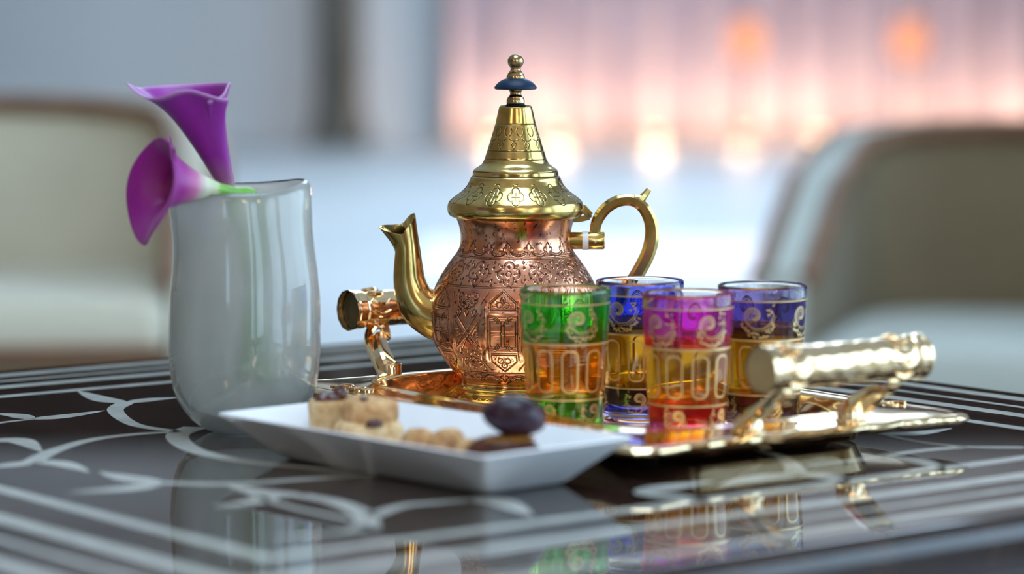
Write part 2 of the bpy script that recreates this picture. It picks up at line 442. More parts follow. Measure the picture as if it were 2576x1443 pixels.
for k in range(17):
    th = math.radians(-7.8+21.2*k)
    fleur(E, th, 612, .95)
    mid = th+math.radians(10.6)
    E.stroke(mid, 620, arc(0,-4,22,15,165,12,14), 1.1); E.stroke(mid, 620, arc(0,-4,18,20,160,12,9), .8)
    for a in range(25,160,12):
        p = arc(0,-4,20,a,a+1,1,11.5); E.stroke(mid, 620, [(p[0][0]-1,p[0][1]-2),(p[0][0]+1,p[0][1]+2)], .7)
def drop(E, th, y, a, b, ang, l=5):
    c, s = math.cos(math.radians(ang)), math.sin(math.radians(ang))
    pts = [(0,-l),(2.6,0),(0,3),(-2.6,0),(0,-l)]
    E.stroke(th, y, [(a+x*c-z*s, b+x*s+z*c) for x,z in pts], .9); E.stroke(th,y,[(a,b-.5),(a,b+.5)],1.8,.9)
for k in range(14):
    th = math.radians(-5.7+25.7*k); y = 672
    E.stroke(th, y, arc(0,0,6.5,0,360,20), 1.05)
    for q in range(4):
        a = q*90+90; ca, sa = 16*math.cos(math.radians(a)), 16*math.sin(math.radians(a))
        E.stroke(th, y, arc(ca,sa,13,a-105,a+105,16), 1.1); E.stroke(th, y, arc(ca,sa,10,a-80,a+80,12), .7,.7)
        drop(E, th, y, ca*.95, sa*.95, a-90+180, 5)
        b = a+45; drop(E, th, y, 27*math.cos(math.radians(b)), 26*math.sin(math.radians(b)), b+90, 4.5)
    m_ = th+math.radians(12.8)
    for bb in (-27,-14,14,27): drop(E, m_, y, 0, bb, 0, 4)
# strapwork and panels
def poly(pts): return pts+[pts[0]]
per = 2*PI/7
for k in range(7):
    th = math.radians(-8.6)+per*k
    y = 815
    W = 32
    panels = [[(-W,-57),(-W,-72),(0,-101),(W,-72),(W,-57)], [(-W,-30),(W,-30),(W,34),(-W,34)], [(-W,56),(-W,73),(0,100),(W,73),(W,56)]]
    for p in panels:
        E.stroke(th,y,poly(p),1.25)
    E.stroke(th,y,poly([(-W-3.5,-60),(-W-3.5,-74),(0,-106)]) [:3],.8); E.stroke(th,y,[(W+3.5,-60),(W+3.5,-74),(0,-106)],.8)
    # cross panel
    E.stroke(th,y,arc(0,2,6,0,360,16),1.1)
    for sx in (-1,1):
        E.stroke(th,y,[(sx*4,-29),(sx*4,-3)],1.); E.stroke(th,y,[(sx*4,7),(sx*4,33)],1.)
        E.stroke(th,y,[(sx*5,-2),(sx*31,-2)],1.); E.stroke(th,y,[(sx*5,6),(sx*31,6)],1.)
        for sy in (-1,1):
            for q in (0,4,8): E.stroke(th,y,arc(sx*26,2+sy*24,20-q,180 if sx>0 else 0, (180+sy*-80 if sx>0 else sy*80),8),.8)
    # small trefoils in pointed panels
    for yy, inv in ((-72,1),(74,-1)):
        for cx, cy in ((0,-9),(-9,3),(9,3)): E.stroke(th,y+yy,arc(cx,cy*inv,7,0,360,14),.95)
        E.stroke(th,y+yy,[(0,-2*inv),(0,12*inv)],1.)
    for (cy,hw,hh) in ((-72,26,16),(74,26,14)):
        for _ in range(60):
            a = rng.uniform(-hw,hw); b = rng.uniform(-hh,hh)+cy
            E.stroke(th,y,[(a,b),(a+.3,b)],.75,.75)
    # raised straps around the panel
    for sx in (-1,1):
        E.raise_(th,y,[(sx*46,-62),(sx*46,64)],9,2.2)
        E.stroke(th,y,[(sx*37,-64),(sx*37,70)],1.1); E.stroke(th,y,[(sx*57,-70),(sx*57,-46)],1.1); E.stroke(th,y,[(sx*57,-28),(sx*57,34)],1.1); E.stroke(th,y,[(sx*57,52),(sx*57,70)],1.1)
        E.stroke(th,y,[(sx*57,-70),(sx*38,-98)],1.); E.stroke(th,y,[(sx*57,70),(sx*34,98)],1.)
        E.raise_(th,y,[(sx*58,-40),(sx*95,10),(sx*58,46)],8,2.)
        E.stroke(th,y,[(sx*57,-46),(sx*66,-46),(sx*104,6),(sx*66,56),(sx*57,54)],1.15)
        E.stroke(th,y,[(sx*57,-28),(sx*62,-28),(sx*86,6),(sx*62,36),(sx*57,36)],1.15)
        E.stroke(th,y,arc(sx*66,4,9,0,360,14),.9)
        for q in range(5): E.stroke(th,y,[(sx*60,-14+q*8),(sx*(68+4*(q%2)),-12+q*8)],.8)
    E.raise_(th,y,[(-36,-43),(36,-43)],8,2.); E.raise_(th,y,[(-36,45),(36,45)],7,2.)
    for b in (-52,-35,39,51): E.stroke(th,y,[(-W,b),(W,b)],.9)
    # flowers between the straps
    for sgn, yy in ((1,-88),(-1,92)):
        ft = th-per/2
        E.stroke(ft,y+yy,arc(0,0,5,0,360,12),1.05)
        for q in range(8):
            a = q*180/7 if sgn>0 else -q*180/7
            ca, sa = math.cos(math.radians(a)), math.sin(math.radians(a))
            c0 = (22*ca, 22*sa)
            E.stroke(ft,y+yy,arc(c0[0],c0[1],8.5,a-110,a+110,10),1.05)
            for rr in (9,13,17,21): E.stroke(ft,y+yy,arc(0,0,rr,a-9,a+9,4),.8)
        for q in range(3):
            bx = (-22,0,22)[q]
            E.stroke(ft,y+yy,[(bx,sgn*30),(bx-6,sgn*38),(bx,sgn*50),(bx+6,sgn*38),(bx,sgn*30)],1.)
        for _ in range(70):
            a = rng.uniform(-46,46); b = sgn*rng.uniform(2,34)
            if a*a+b*b > 31**2: E.stroke(ft,y+yy,[(a,b),(a+.3,b)],.75,.7)
for k in range(14):
    th = math.radians(3+25.7*k); y = 934
    E.stroke(th,y,arc(0,6,19,-165,-15,12,14),1.1); E.stroke(th,y,arc(0,6,15,-160,-20,12,9),.9)
    for a in range(-155,-20,13):
        p = arc(0,6,17,a,a+1,1,11.5); E.stroke(th,y,[(p[0][0]-1,p[0][1]-2),(p[0][0]+1,p[0][1]+2)],.7)
    fleur(E, th+math.radians(12.8), 934, .75, -1)
E.build('body', m_copper, pot, PPX, PYB)
# base
MB().lathe(px_prof([(1003,0),(1003,154),(999,158),(993,158),(989,152),(986,143),(983,141),(979,141),(975,145),(969,146),(963,143),(960,138),(956,137),(952,138),(952,0)]), 96).build('foot_ring', m_brass, pot)
eb = MB()
for k in range(40):
    a = 2*PI*k/40; c = Vector((math.sin(a), -math.cos(a), 0)); t = Vector((math.cos(a), math.sin(a), 0)); r = 155/PPX
    z = (PYB-991)/PPX
    eb.tube([c*r+t*(-8/PPX)+Vector((0,0,z-2/PPX)), c*(r+.5/PPX)+Vector((0,0,z+2.5/PPX)), c*r+t*(8/PPX)+Vector((0,0,z-2/PPX))], 1.6/PPX, 6)
tag(eb.build('foot_beading', m_brass, pot), kind='stuff')
# lid
l_y = [260,263,284,305.5,306.5,330,372.5,374,391,393,394.5,400,406,412,419,424,425.5,436,437,440,447,460,470,476,484,494,502,508]
l_r = [38,41.5,46.5,51,51.5,58.5,71.5,72.2,77.5,78,79,81,84,91,102,107,108,108.5,110,113,115.5,122,130,136.5,147,160.5,168.5,171]
EL = Engraving(l_y, l_r, 260, 508, 260, 480, nback=50, soft=1.2)
for y,w in ((305.5,1.1),(373,1.1),(394,1.2),(425,1.3),(436.5,1.4)): EL.ring(y,w,1.)
for k in range(12):
    th = math.radians(-4+25*k*1.2); 
    EL.stroke(th,344,arc(0,-4,13,20,160,12,7),1.0)
    for a,b in ((0,10),): EL.stroke(th+math.radians(0),346+b,[(0,-10),(-6,0),(0,12),(6,0),(0,-10)],1.0)
    for b in (-14,): EL.stroke(th+math.radians(15),338+b,arc(-5,0,14,-40,60,10),1.0); EL.stroke(th+math.radians(15),338+b,arc(5,0,14,120,220,10),1.0)
for k in range(16):
    th = math.radians(0+22.5*k); y = 483
    for q in range(4):
        a = q*90; EL.stroke(th,y,arc(11*math.cos(math.radians(a)),11*math.sin(math.radians(a)),10,a-110,a+110,14),1.1)
    EL.stroke(th,y,[(-10,0),(10,0)],1.0); EL.stroke(th,y,[(0,-10),(0,10)],1.0)
    EL.stroke(th,y-25,arc(0,3,8,200,340,8),.9)
lid = EL.build('lid', m_brass, pot, PPX, PYB, depth_px=1.0)
MB().lathe(px_prof([(541,151),(543,154),(541,160),(537,167),(530,171.5),(522,173.2),(514,172.6),(508,171),(505,165)]), 96).build('lid_flange', m_brass, lid)
MB().lathe(px_prof([(261,0),(261,24),(259,25),(257,24),(257,0)]), 32).build('finial_washer', m_blue, lid)
MB().lathe(px_prof([(258,0),(257,22),(255,23),(246,23),(243,21),(241,20.5),(239,20),(237,17),(233,14.5),(228,14),(224,15.5),(221,19),(219,19)]), 32).build('finial_stem', m_brass_dark, lid)
MB().lathe(px_prof([(219,10),(219.5,50),(217,54),(214,53.5),(207,48.5),(200,41),(195,32),(192,24),(191,10)]), 48).build('finial_disc', m_blue, lid)
MB().lathe(px_prof([(193,10),(193,23),(187,23),(185,22),(182,20.5),(179,19.5),(178,17),(176,18),(174.5,16),(171,13),(167,12.5),(163,14.5),(158,18.5),(152,20.4),(146,20.2),(140,17.8),(135,13.5),(132,8),(130,0)]), 32).build('finial_knob', m_brass_dark, lid)
# spout (towards -x)
def pp(px, py, dy=0): return Vector(((px-1297)/PPX, dy, (PYB-py)/PPX))
cen = [(1150,800),(1112,799),(1085,790),(1058,772),(1038,742),(1028,705),(1025,665),(1024,630),(1020,605),(1013,582)]
rad = [64,61,58,53.5,47,41,36.5,32.5,29.5,28]
C = catmull([pp(*c) for c in cen], 6); RR = np.interp(np.linspace(0,len(cen)-1,len(C)), range(len(rad)), rad)/PPX
sp = MB(); n = 40; vs = []; m = len(C)
def spout_frame(i):
    t = (C[min(i+1,m-1)]-C[max(i-1,0)]).normalized(); b = Vector((0,1,0)); a = b.cross(t).normalized(); return t,a,b
for shell in (0,1):
    for i in range(m):
        t,a,b = spout_frame(i); r = RR[i] - (.0008 if shell else 0)
        for k in range(n):
            ph = 2*PI*k/n; p = C[i] + a*math.cos(ph)*r*1.0 + b*math.sin(ph)*r*.92
            f = max(0,(i-(m-13))/12.)
            if f > 0:
                ca = -math.cos(ph)                # +1 towards the beak side (left), -1 towards the back
                beak = max(0,ca)**3; back = max(0,-ca)**.9
                q = f**1.6
                p = p + q*(Vector((-36,0,18))*beak + Vector((4,0,31))*back + Vector((0,0,5)) + Vector((0,0,20))*max(0,math.sin(ph)) - Vector((0,0,5))*max(0,-math.sin(ph)))/PPX
                p.y *= 1-.25*q*beak
            vs.append(p)
fs = []
for sh in (0,1):
    o = sh*m*n
    for i in range(m-1):
        for k in range(n): fs.append((o+i*n+k, o+i*n+(k+1)%n, o+(i+1)*n+(k+1)%n, o+(i+1)*n+k))
for k in range(n): fs.append(((m-1)*n+k, (m-1)*n+(k+1)%n, m*n+(m-1)*n+(k+1)%n, m*n+(m-1)*n+k))
sp.add(vs, fs); sp.build('spout', m_brass, pot, angle=60)
MB().tube([pp(1118,799)+Vector((0,math.sin(a)*58/PPX,math.cos(a)*63/PPX)) for a in np.linspace(0,2*PI,41)], 2.6/PPX, 8, cap=False).build('spout_solder_seam', mottled(principled('dark solder', rough=.4, metal=.8), 200, [(.3,(.05,.07,.09)),(.7,(.12,.13,.14))]), pot)
# handle
sq = [(1,.55),(.55,1),(-.55,1),(-1,.55),(-1,-.55),(-.55,-1),(.55,-1),(1,-.55)]
hp = catmull([pp(*c) for c in [(1498,588),(1500,562),(1512,536),(1534,513),(1562,500),(1594,500),(1620,518),(1638,552),(1642,590),(1634,630),(1616,668),(1594,705),(1568,745),(1538,782),(1512,800)]], 6)
hr = np.interp(np.linspace(0,1,len(hp)), [0,.15,.4,.6,.8,1], [13,14.5,14.5,18,17.5,12])/PPX
hd = MB().tube(hp, hr, section=sq, up=(0,1,0)).build('handle', m_brass, pot, angle=30)
spur = MB().tube(catmull([pp(1584,498),(pp(1612,496)),pp(1622,488),pp(1634,472)],5), np.interp(np.linspace(0,1,16),[0,.4,1],[13,11,6.5])/PPX, section=sq, up=(0,1,0)).build('thumb_spur', m_brass, hd, angle=30)
MB().tube([pp(1425,601),pp(1467,601)], 22.5/PPX, 24).build('handle_socket', m_brass, pot)
MB().tube([pp(1466,601),pp(1481,601)], 24/PPX, 24).build('spacer_ring', m_white, pot)
ss = MB().tube([pp(1480,601),pp(1519,601),pp(1522,601)], [23/PPX,23/PPX,21/PPX], 24).build('handle_bolt', m_brass, pot)
MB().ball(pp(1498,604,-.0062), 3.4/PPX, 10, 6).build('rivet', m_brass_dark, ss)
MB().tube([pp(1490,806),pp(1520,800)], 17/PPX, 20).build('lower_socket', m_brass, pot)
hg = MB().tube([pp(1452,516),pp(1470,522),pp(1487,538)], [9/PPX,9/PPX,7/PPX], section=[(.7,1.2),(-.7,1.2),(-.7,-1.2),(.7,-1.2)], up=(0,1,0))
hg.tube([pp(1440,548),pp(1462,547),pp(1484,541)], 4.5/PPX, section=[(.8,1.6),(-.8,1.6),(-.8,-1.6),(.8,-1.6)], up=(0,1,0))
hg.build('hinge', m_brass, pot, bevel=.0004)
MB().tube([pp(1485,538,-.006),pp(1485,538,.006)], 4.5/PPX, 12).build('hinge_pin', m_brass_dark, pot)

# ================================================================== TRAY
TRA = math.radians(36)
tu = Vector((math.cos(TRA), math.sin(TRA))); tv = Vector((math.sin(TRA), -math.cos(TRA)))
t_c = Vector((.066, 1.951))
tray = thing('serving_tray', (t_c.x, t_c.y, TZ), TRA, 'large polished gold serving tray with two tubular handles under the teapot', 'tray')
# local x = u (across), local y = -v : length runs along local y (positive towards the left-back handle)
def rrect(hx, hy, r, n=10, scal=0.):
    out = []
    for cx, cy, a0 in ((hx-r,hy-r,0),(-hx+r,hy-r,90),(-hx+r,-hy+r,180),(hx-r,-hy+r,270)):
        for k in range(n+1):
            a = math.radians(a0+90*k/n); out.append((cx+r*math.cos(a), cy+r*math.sin(a)))
    return out
NT = 480
def tray_outline(hx, hy, r, wob=0.):
    base = rrect(hx, hy, r, 14); P = [Vector((x,y)) for x,y in base]
    seg = [(P[(i+1)%len(P)]-P[i]).length for i in range(len(P))]; tot = sum(seg); out = []; acc = 0; i = 0
    for k in range(NT):
        d = tot*k/NT
        while acc+seg[i] < d: acc += seg[i]; i += 1
        t = (d-acc)/seg[i]; p = P[i].lerp(P[(i+1)%len(P)], t)
        w = wob*(abs(math.sin(d/tot*PI*44))-.5) if wob else 0
        # ogee pull at the four corners
        cpull = 0
        if wob:
            cx, cy = abs(p.x)-(hx-r*.3), abs(p.y)-(hy-r*.3)
            cpull = .012*math.exp(-(cx*cx+cy*cy)/(.018**2))
        out.append(p + p.normalized()*(w+cpull))
    return out
rings = [(.099-.012,.159-.012,.035,0,.0045,0),(.099-.006,.159-.006,.04,0,.006,0),(.099,.159,.045,0,.0205,0),(.1010,.1610,.046,0,.0222,0),(.1030,.1630,.046,0,.0228,0),(.1050,.1650,.046,0,.0222,0),
         (.108,.168,.045,0,.0212,0),(.112,.172,.044,0,.0209,0),(.118,.178,.043,0,.0204,0),(.123,.183,.04,.0003,.0199,0),(.1275,.1875,.037,.0006,.0190,0),(.1300,.1900,.036,.0011,.0192,0),(.1325,.1925,.035,.0015,.0194,0),(.1350,.1950,.033,.002,.0184,0),(.1362,.1962,.033,.002,.0164,0),(.1355,.1955,.033,.002,.0146,0),
         (.134,.194,.033,.002,.0138,0),(.118,.178,.04,0,.0160,0),(.103,.163,.046,0,.0168,0),(.098,.158,.045,0,.003,0),(.088,.148,.04,0,.0022,0)]
vs = []
for (hx,hy,r,w,z,_) in rings:
    for p in tray_outline(hx,hy,r,w): vs.append((p.x,p.y,z))
fs = []
for i in range(len(rings)-1):
    for k in range(NT): fs.append((i*NT+k, i*NT+(k+1)%NT, (i+1)*NT+(k+1)%NT, (i+1)*NT+k))
fs.append(tuple(range(NT))); fs.append(tuple(reversed(range((len(rings)-1)*NT, len(rings)*NT))))
MB().add(vs, fs).build('tray_body', m_gold, tray, angle=50, fix=True)
# foot pads keep the well just above the table
for sx in (-1,1):
    for sy in (-1,1): MB().lathe([(0,0),(.006,0),(.007,.0024),(0,.0024)], 16, (sx*.07, sy*.125, 0)).build('foot_pad', m_trim, tray)
# embossed flourishes on the flange
for sy in (-1,1):
    for sx in (-1,1):
        fl = MB()
        for q,(rr,off) in enumerate(((.010,0),(.007,.018),(.005,.03))):
            cx, cy = sx*(.1165), sy*(.145-off)
            pts = [(cx+sx*rr*(1-t*.75)*math.cos(5.5*t), cy-sy*rr*(1-t*.75)*math.sin(5.5*t), .0208) for t in np.linspace(0,1,22)]
            fl.tube(pts, [.0014*(1-.6*t) for t in np.linspace(0,1,22)], 6)
        fl.build('flange_flourish', m_gold, tray)
m_gold_rel = bumped(aged_metal('chased gold plate', (.93,.70,.44), (.84,.58,.30), .14, scale=30), 150, .30, .0010, 3)
m_cap = mottled(principled('brushed gold end cap', rough=.42, metal=1.), 60, [(.3,(.50,.38,.20)),(.7,(.58,.45,.25))])
m_cap_shade = mottled(principled('hollow-shade end cap', rough=.5, metal=.6), 60, [(.3,(.075,.065,.035)),(.7,(.13,.11,.06))])  # darkness of the hollow tube end put into the far caps' colour
def handle(sgn):
    """sgn=-1: near (front right) end, +1: far (left back) end; local y = sgn*..."""
    y_h, z_h, r = sgn*.222, .0625, .0128
    hl = .0635
    prof = []
    hm = MB()
    seg = 64; ln = 120; vv = []
    for i in range(ln+1):
        x = -hl+2*hl*i/ln
        for k in range(seg):
            a = 2*PI*k/seg
            rr = r
            e_ = hl-abs(x)
            if e_ < .012: rr += .0010 + (.0006 if e_ < .003 else 0) - (.0008 if abs(e_-.011) < .001 else 0)
            else:
                rr += .00016*math.sin(a*7+x*260+math.sin(x*90))*math.sin(x*230-a*3) + .00012*math.sin(a*5-x*420)
            if sgn > 0 : rr += .00022*math.cos(a*12)*(1 if e_ < .012 else 0)
            vv.append((x, y_h+rr*math.cos(a), z_h+rr*math.sin(a)))
    ff = [(i*seg+k, i*seg+(k+1)%seg, (i+1)*seg+(k+1)%seg, (i+1)*seg+k) for i in range(ln) for k in range(seg)]
    hm.add(vv, ff); h = hm.build('handle', m_gold_rel, tray, angle=60)
    for s in (-1,1):
        cp = MB()
        q = hl-(.005 if sgn > 0 else .001)
        cp.tube([(s*(q-.0025),y_h,z_h),(s*q,y_h,z_h)], [r+.0006,r+.0006], 48); cp.build('end_cap', m_cap if sgn < 0 else m_cap_shade, h)
    if 1:
        # collar leaves, raised
        for s in (-1,1):
            cl = MB()
            for k in range(10):
                a = 2*PI*k/10
                pts = []
                for t in np.linspace(0,1,8):
                    x = s*(hl-.014-.014*t); aa = a+.25*math.sin(PI*t)
                    pts.append((x, y_h+(r+.0006)*math.cos(aa), z_h+(r+.0006)*math.sin(aa)))
                cl.tube(pts, [.0018*math.sin(PI*(.15+.8*t))+.0003 for t in np.linspace(0,1,8)], 6)
            tag(cl.build('collar_leaves', m_gold_rel, h), kind='stuff')
    for s in (-1,1):
        x = .003+s*.041; yb = sgn*.183; xb = x
        if sgn > 0: x, xb, yb = s*.034, s*.060, .174
        xm = (x+xb)/2
        pts = catmull([(x, y_h, z_h-.009),(x, y_h-sgn*.004, z_h-.020),(xm-s*.001, y_h-sgn*.014,.042),(xb, yb+sgn*.006,.031),(xb, yb,.0205)], 6)
        w = np.interp(np.linspace(0,1,len(pts)), [0,.35,.6,.75,1], [.0034,.0038,.0062,.0078,.0072])
        post = MB(); sec = [(.55,.8),(.3,1),(-.3,1),(-.55,.8),(-.55,-.8),(-.3,-1),(.3,-1),(.55,-.8)]
        post.tube(pts, w, section=sec, up=(0,1,0)); p = post.build('handle_post', m_gold, tray, angle=35)
        br = MB()
        br.tube(catmull([(x+s*.006, y_h, z_h-.010),(xm+s*.007, y_h-sgn*.012,.042),(xb+s*.008, yb-sgn*.004,.0205)],6), .0032, 8); br.build('brace', m_gold, p)
        MB().lathe([(0,0),(.0105,0),(.0105,.002),(.0085,.003),(.0085,.010),(.0078,.011),(0,.011)], 24, (xb,yb,.0185)).build('post_foot', m_gold, p)
handle(-1); handle(1)

# ================================================================== TEA GLASSES
m_glass = principled('clear glass', (1,1,1), 0., trans=1., ior=1.47); bumped(m_glass, 30, .04, .001, 2)
m_tea = principled('amber tea', (.96,.43,.015), 0., trans=1., ior=1.2)
tl = N(m_tea,'ShaderNodeBsdfTranslucent'); tl.inputs[0].default_value = (.85,.40,.012,1)
ms = N(m_tea,'ShaderNodeMixShader'); ms.inputs[0].default_value = .22
L(m_tea, bsdf(m_tea).outputs[0], ms.inputs[1]); L(m_tea, tl.outputs[0], ms.inputs[2]); L(m_tea, ms.outputs[0], m_tea.node_tree.nodes['Material Output'].inputs[0])
m_giltprint = mottled(principled('gold print', rough=.35, metal=.55), 120, [(.3,(.66,.47,.19)),(.7,(.80,.60,.30))])
GR0, GR1, GH = .0236, .0293, .091
def g_r(z): return GR0+(GR1-GR0)*(z/GH)**.9
def surf(th, z, off): r = g_r(z)+off; return Vector((r*math.sin(th), -r*math.cos(th), z))
def print_line(mb, pts, w, off=.00015):
    """pts: (theta, z); flat gilt ribbon on the wall"""
    P = [Vector((t*g_r(z), z, 0)) for t,z in pts]; n = len(P); vs = []
    closed = (P[0]-P[-1]).length < 1e-6
    for i,p in enumerate(P):
        a = P[i-1] if i else (P[-2] if closed else P[0]); b = P[i+1] if i < n-1 else (P[1] if closed else P[-1])
        t = (b-a).normalized(); nn = Vector((-t.y,t.x,0))*w/2
        for q in (p+nn, p-nn): vs.append(surf(q.x/g_r(max(q.y,.0005)), q.y, off))
    mb.add(vs, [(2*i,2*i+1,2*i+3,2*i+2) for i in range(n-1)])
def print_blob(mb, th, z, l, w, ang, off=.00015):
    r = g_r(z); c, s = math.cos(ang), math.sin(ang); vs = []
    for k in range(8):
        a = 2*PI*k/8; x = l*math.cos(a)*(1 if k%8 else 1.3); y = w*math.sin(a)
        vs.append(surf(th+(x*c-y*s)/r, z+x*s+y*c, off))
    mb.add(vs, [tuple(range(8))])
def paisley(mb, th, z, s, flip, rg):
    r = g_r(z)
    def P(x,y): return (th+flip*x*s/r, z+y*s)
    for q,(sc_,w) in enumerate(((1,.00055),(.86,.00035),(.70,.00035),(.52,.0004))):
        pts = []
        for t in np.linspace(0,1,36):
            a = -1.2+t*6.6; rr = (1.0-.66*t)*sc_
            pts.append(P(.30+rr*.60*math.cos(a), .28+rr*.60*math.sin(a)))
        print_line(mb, pts, w)
    for t in np.linspace(.02,.8,34):           # hatching inside the curl
        a = -1.2+t*6.6; r1 = (1-.66*t)*.60; r2 = r1*.86
        print_line(mb, [P(.30+r1*math.cos(a),.28+r1*math.sin(a)), P(.30+r2*math.cos(a),.28+r2*math.sin(a))], .00022)
    k = s/.0125
    print_line(mb, [P(x,y) for x,y in ((.52,-.28),(.2,-.44),(-.25,-.40),(-.62,-.1),(-.80,.35),(-.66,.62))], .0005)
    print_line(mb, [P(x,y) for x,y in ((.50,-.40),(.15,-.56),(-.32,-.50),(-.72,-.16),(-.92,.30))], .0003)
    print_line(mb, [P(x,y) for x,y in ((.95,.05),(.85,-.5),(.45,-.80),(0,-.92),(-.5,-.78))], .0003)
    for i in range(26):                        # leaf sprays below and beside the curl
        t = i/25; a = -.25-2.7*t; rr = .92+rg.uniform(-.16,.10)
        print_blob(mb, *P(.05+rr*math.cos(a), .05+rr*math.sin(a)*.98), .0011*k, .00055*k, rg.uniform(0,6.28))
    for i in range(9):
        print_blob(mb, *P(-.55+rg.uniform(-.25,.2), .55+rg.uniform(-.3,.35)), .0010*k, .0005*k, rg.uniform(0,6.28))
    for i in range(6):
        a = i*1.05; print_blob(mb, *P(.30+.13*math.cos(a), .28+.13*math.sin(a)), .0006*k, .0004*k, a)
def ring_print(mb, z, w): print_line(mb, [(t,z) for t in np.linspace(0,2*PI,97)], w)
ZB = (.0035, .0205, .0575, .0815)      # lower band bottom/top, upper band bottom/top
def tea_glass(px, D, tint, glow, label, seed, rot):
    loc = at(px, 900, D)
    g = thing('tea_glass', (loc.x, D, TZ+.0046), rot, label, 'glass', 'painted tea glasses on the tray')
    m_col = principled('stained glass', tint, 0., trans=1., ior=1.47)
    tl = N(m_col,'ShaderNodeBsdfTranslucent'); tl.inputs[0].default_value = (*glow, 1)      # the paint film scatters some light
    ms = N(m_col,'ShaderNodeMixShader'); ms.inputs[0].default_value = .15
    L(m_col, bsdf(m_col).outputs[0], ms.inputs[1]); L(m_col, tl.outputs[0], ms.inputs[2]); L(m_col, ms.outputs[0], m_col.node_tree.nodes['Material Output'].inputs[0])
    NN = 72
    prof = [(0,0),(GR0-.003,0),(GR0-.0008,.0006),(g_r(.002),.002),(g_r(ZB[0]),ZB[0]),(g_r(.012),.012),(g_r(ZB[1]),ZB[1]),(g_r(.03),.03),(g_r(.045),.045),(g_r(ZB[2]),ZB[2]),(g_r(.07),.07),(g_r(ZB[3]),ZB[3]),(g_r(.0885),.0885),
            (g_r(.0905)-.0003,.0904),(g_r(.091)-.0011,.091),(g_r(.0905)-.0019,.0904),(g_r(.088)-.0022,.088),(g_r(.07)-.0023,.07),(g_r(.045)-.0024,.045),(g_r(.02)-.0026,.02),(g_r(.012)-.003,.0095),(g_r(.01)-.007,.0072),(0,.0066)]
    mb = MB()
    for i in range(len(prof)-1):
        z0, z1 = prof[i][1], prof[i+1][1]
        col = 1 if i < 12 and ((z0 >= ZB[0]-1e-6 and z1 <= ZB[1]+1e-6) or (z0 >= ZB[2]-1e-6 and z1 <= ZB[3]+1e-6)) and i > 3 else 0
        mb.lathe(prof[i:i+2], NN, mi=col)
    mb.build('glass_body', [m_glass, m_col], g, angle=50)
    lv = .0650
    tp = [(0,.0068),(g_r(.01)-.0069,.0074),(g_r(.012)-.0028,.0097),(g_r(.02)-.0023,.02),(g_r(.045)-.0021,.045),(g_r(lv)-.0020,lv),(g_r(lv)-.003,lv-.0001),(0,lv-.0002)]
    tag(MB().lathe(tp, NN).build('tea', m_tea, g, angle=50), 'amber tea')
    rg = random.Random(seed); pr = MB()
    for z,w in ((ZB[0]-.0004,.0009),(ZB[1]+.0006,.0011),(ZB[2]-.0007,.0013),(ZB[3]+.0006,.0009)): ring_print(pr,z,w)
    for k in range(10):
        th = 2*PI*k/10; zc = .0395; hw = .0050; hh = .0132; pts = []
        for cx,cz,a0 in ((hw-.004,hh-.004,0),(-hw+.004,hh-.004,90),(-hw+.004,-hh+.004,180),(hw-.004,-hh+.004,270)):
            for q in range(6):
                a = math.radians(a0+18*q); pts.append((th+(cx+.004*math.cos(a))/g_r(zc), zc+cz+.004*math.sin(a)))
        pts.append(pts[0]); print_line(pr, pts, .0011)
    for k in range(5):
        paisley(pr, 2*PI*k/5+.3, .0696, .0118, 1 if k%2 else -1, rg)
        paisley(pr, 2*PI*k/5+.6, .0121, .0082, -1 if k%2 else 1, rg)
    tag(pr.build('gold_print', m_giltprint, g, smooth=False, fix=False), kind='stuff')
    return g
tea_glass(1422, 1.905, (.04,.88,.03), (.01,.80,.01), 'tea glass with a bright green painted band, in front of the teapot', 1, .1)
tea_glass(1609, 1.965, (.035,.05,.80), (.005,.012,.70), 'tea glass with a royal blue painted band, between the green and pink glasses', 2, .5)
tea_glass(1730, 1.875, (.90,.03,.64), (.85,.004,.62), 'tea glass with a magenta pink painted band', 3, .25)
tea_glass(1917, 1.930, (.11,.065,.36), (.05,.022,.22), 'tea glass with a dark violet painted band, behind the near tray handle', 4, .8)

# ================================================================== VASE
VD = 1.925; VPX = FPX/VD
v_loc = at(617, 1097, VD)
m_vase = principled('smoky vase glass', (.93,.96,.95), .02, trans=1., ior=1.48); bumped(m_vase, 22, .12, .002, 2, vec_scale=(1,1,.35))
m_frost = principled('cloudy inner glass', (.66,.69,.67), .45, trans=.52, ior=1.45)
mottled(m_frost, 24, [(.3,(.70,.72,.69)),(.7,(.95,.95,.92))], vec_scale=(1,1,.25))
vase = thing('flower_vase', (v_loc.x, VD, TZ), 0, 'thick smoky grey glass vase with a slanted rim at the left', 'vase')
v_y = [1105,1102,1096,1085,1070,1050,1020,990,950,900,850,800,750,700,650,600,560,525,505,494,488]
v_r = [0,70,98,118,136,152,171,181,188,192,191.5,190,187.5,184,181,178.5,177,176,174,170,164]
n = 96
def vase_pt(r, z, k, tilt=True):
    a = 2*PI*k/n; x = r*math.cos(a); y = r*math.sin(a)
    f = max(0, (z-.06)/.1)
    wob = .0012*math.sin(2*a+9*z/.1)*f
    x2 = x*(1+wob/.045) - .002*f*0; 
    dz = f**2*(.094*x+.05*y) + .0012*math.sin(3*a+1)*f**2
    return (x2 + .003*math.sin(z*26)*f, y, z+dz)
rows = []
for y,r in zip(v_y, v_r): rows.append((r/VPX, (1105-y)/VPX, 0))
H_v = rows[-1][1]
inner = [(160,487),(156,492),(153.5,505),(155,525),(158,560),(160,600),(163,650),(166,700),(170,750),(172,800),(173,850),(172,900),(167,950),(158,990),(144,1020),(120,1048),(90,1066),(50,1074),(0,1076)]
for r,y in inner: rows.append((r/VPX, (1105-y)/VPX, 1))
vs = []; fs = []; mi = []
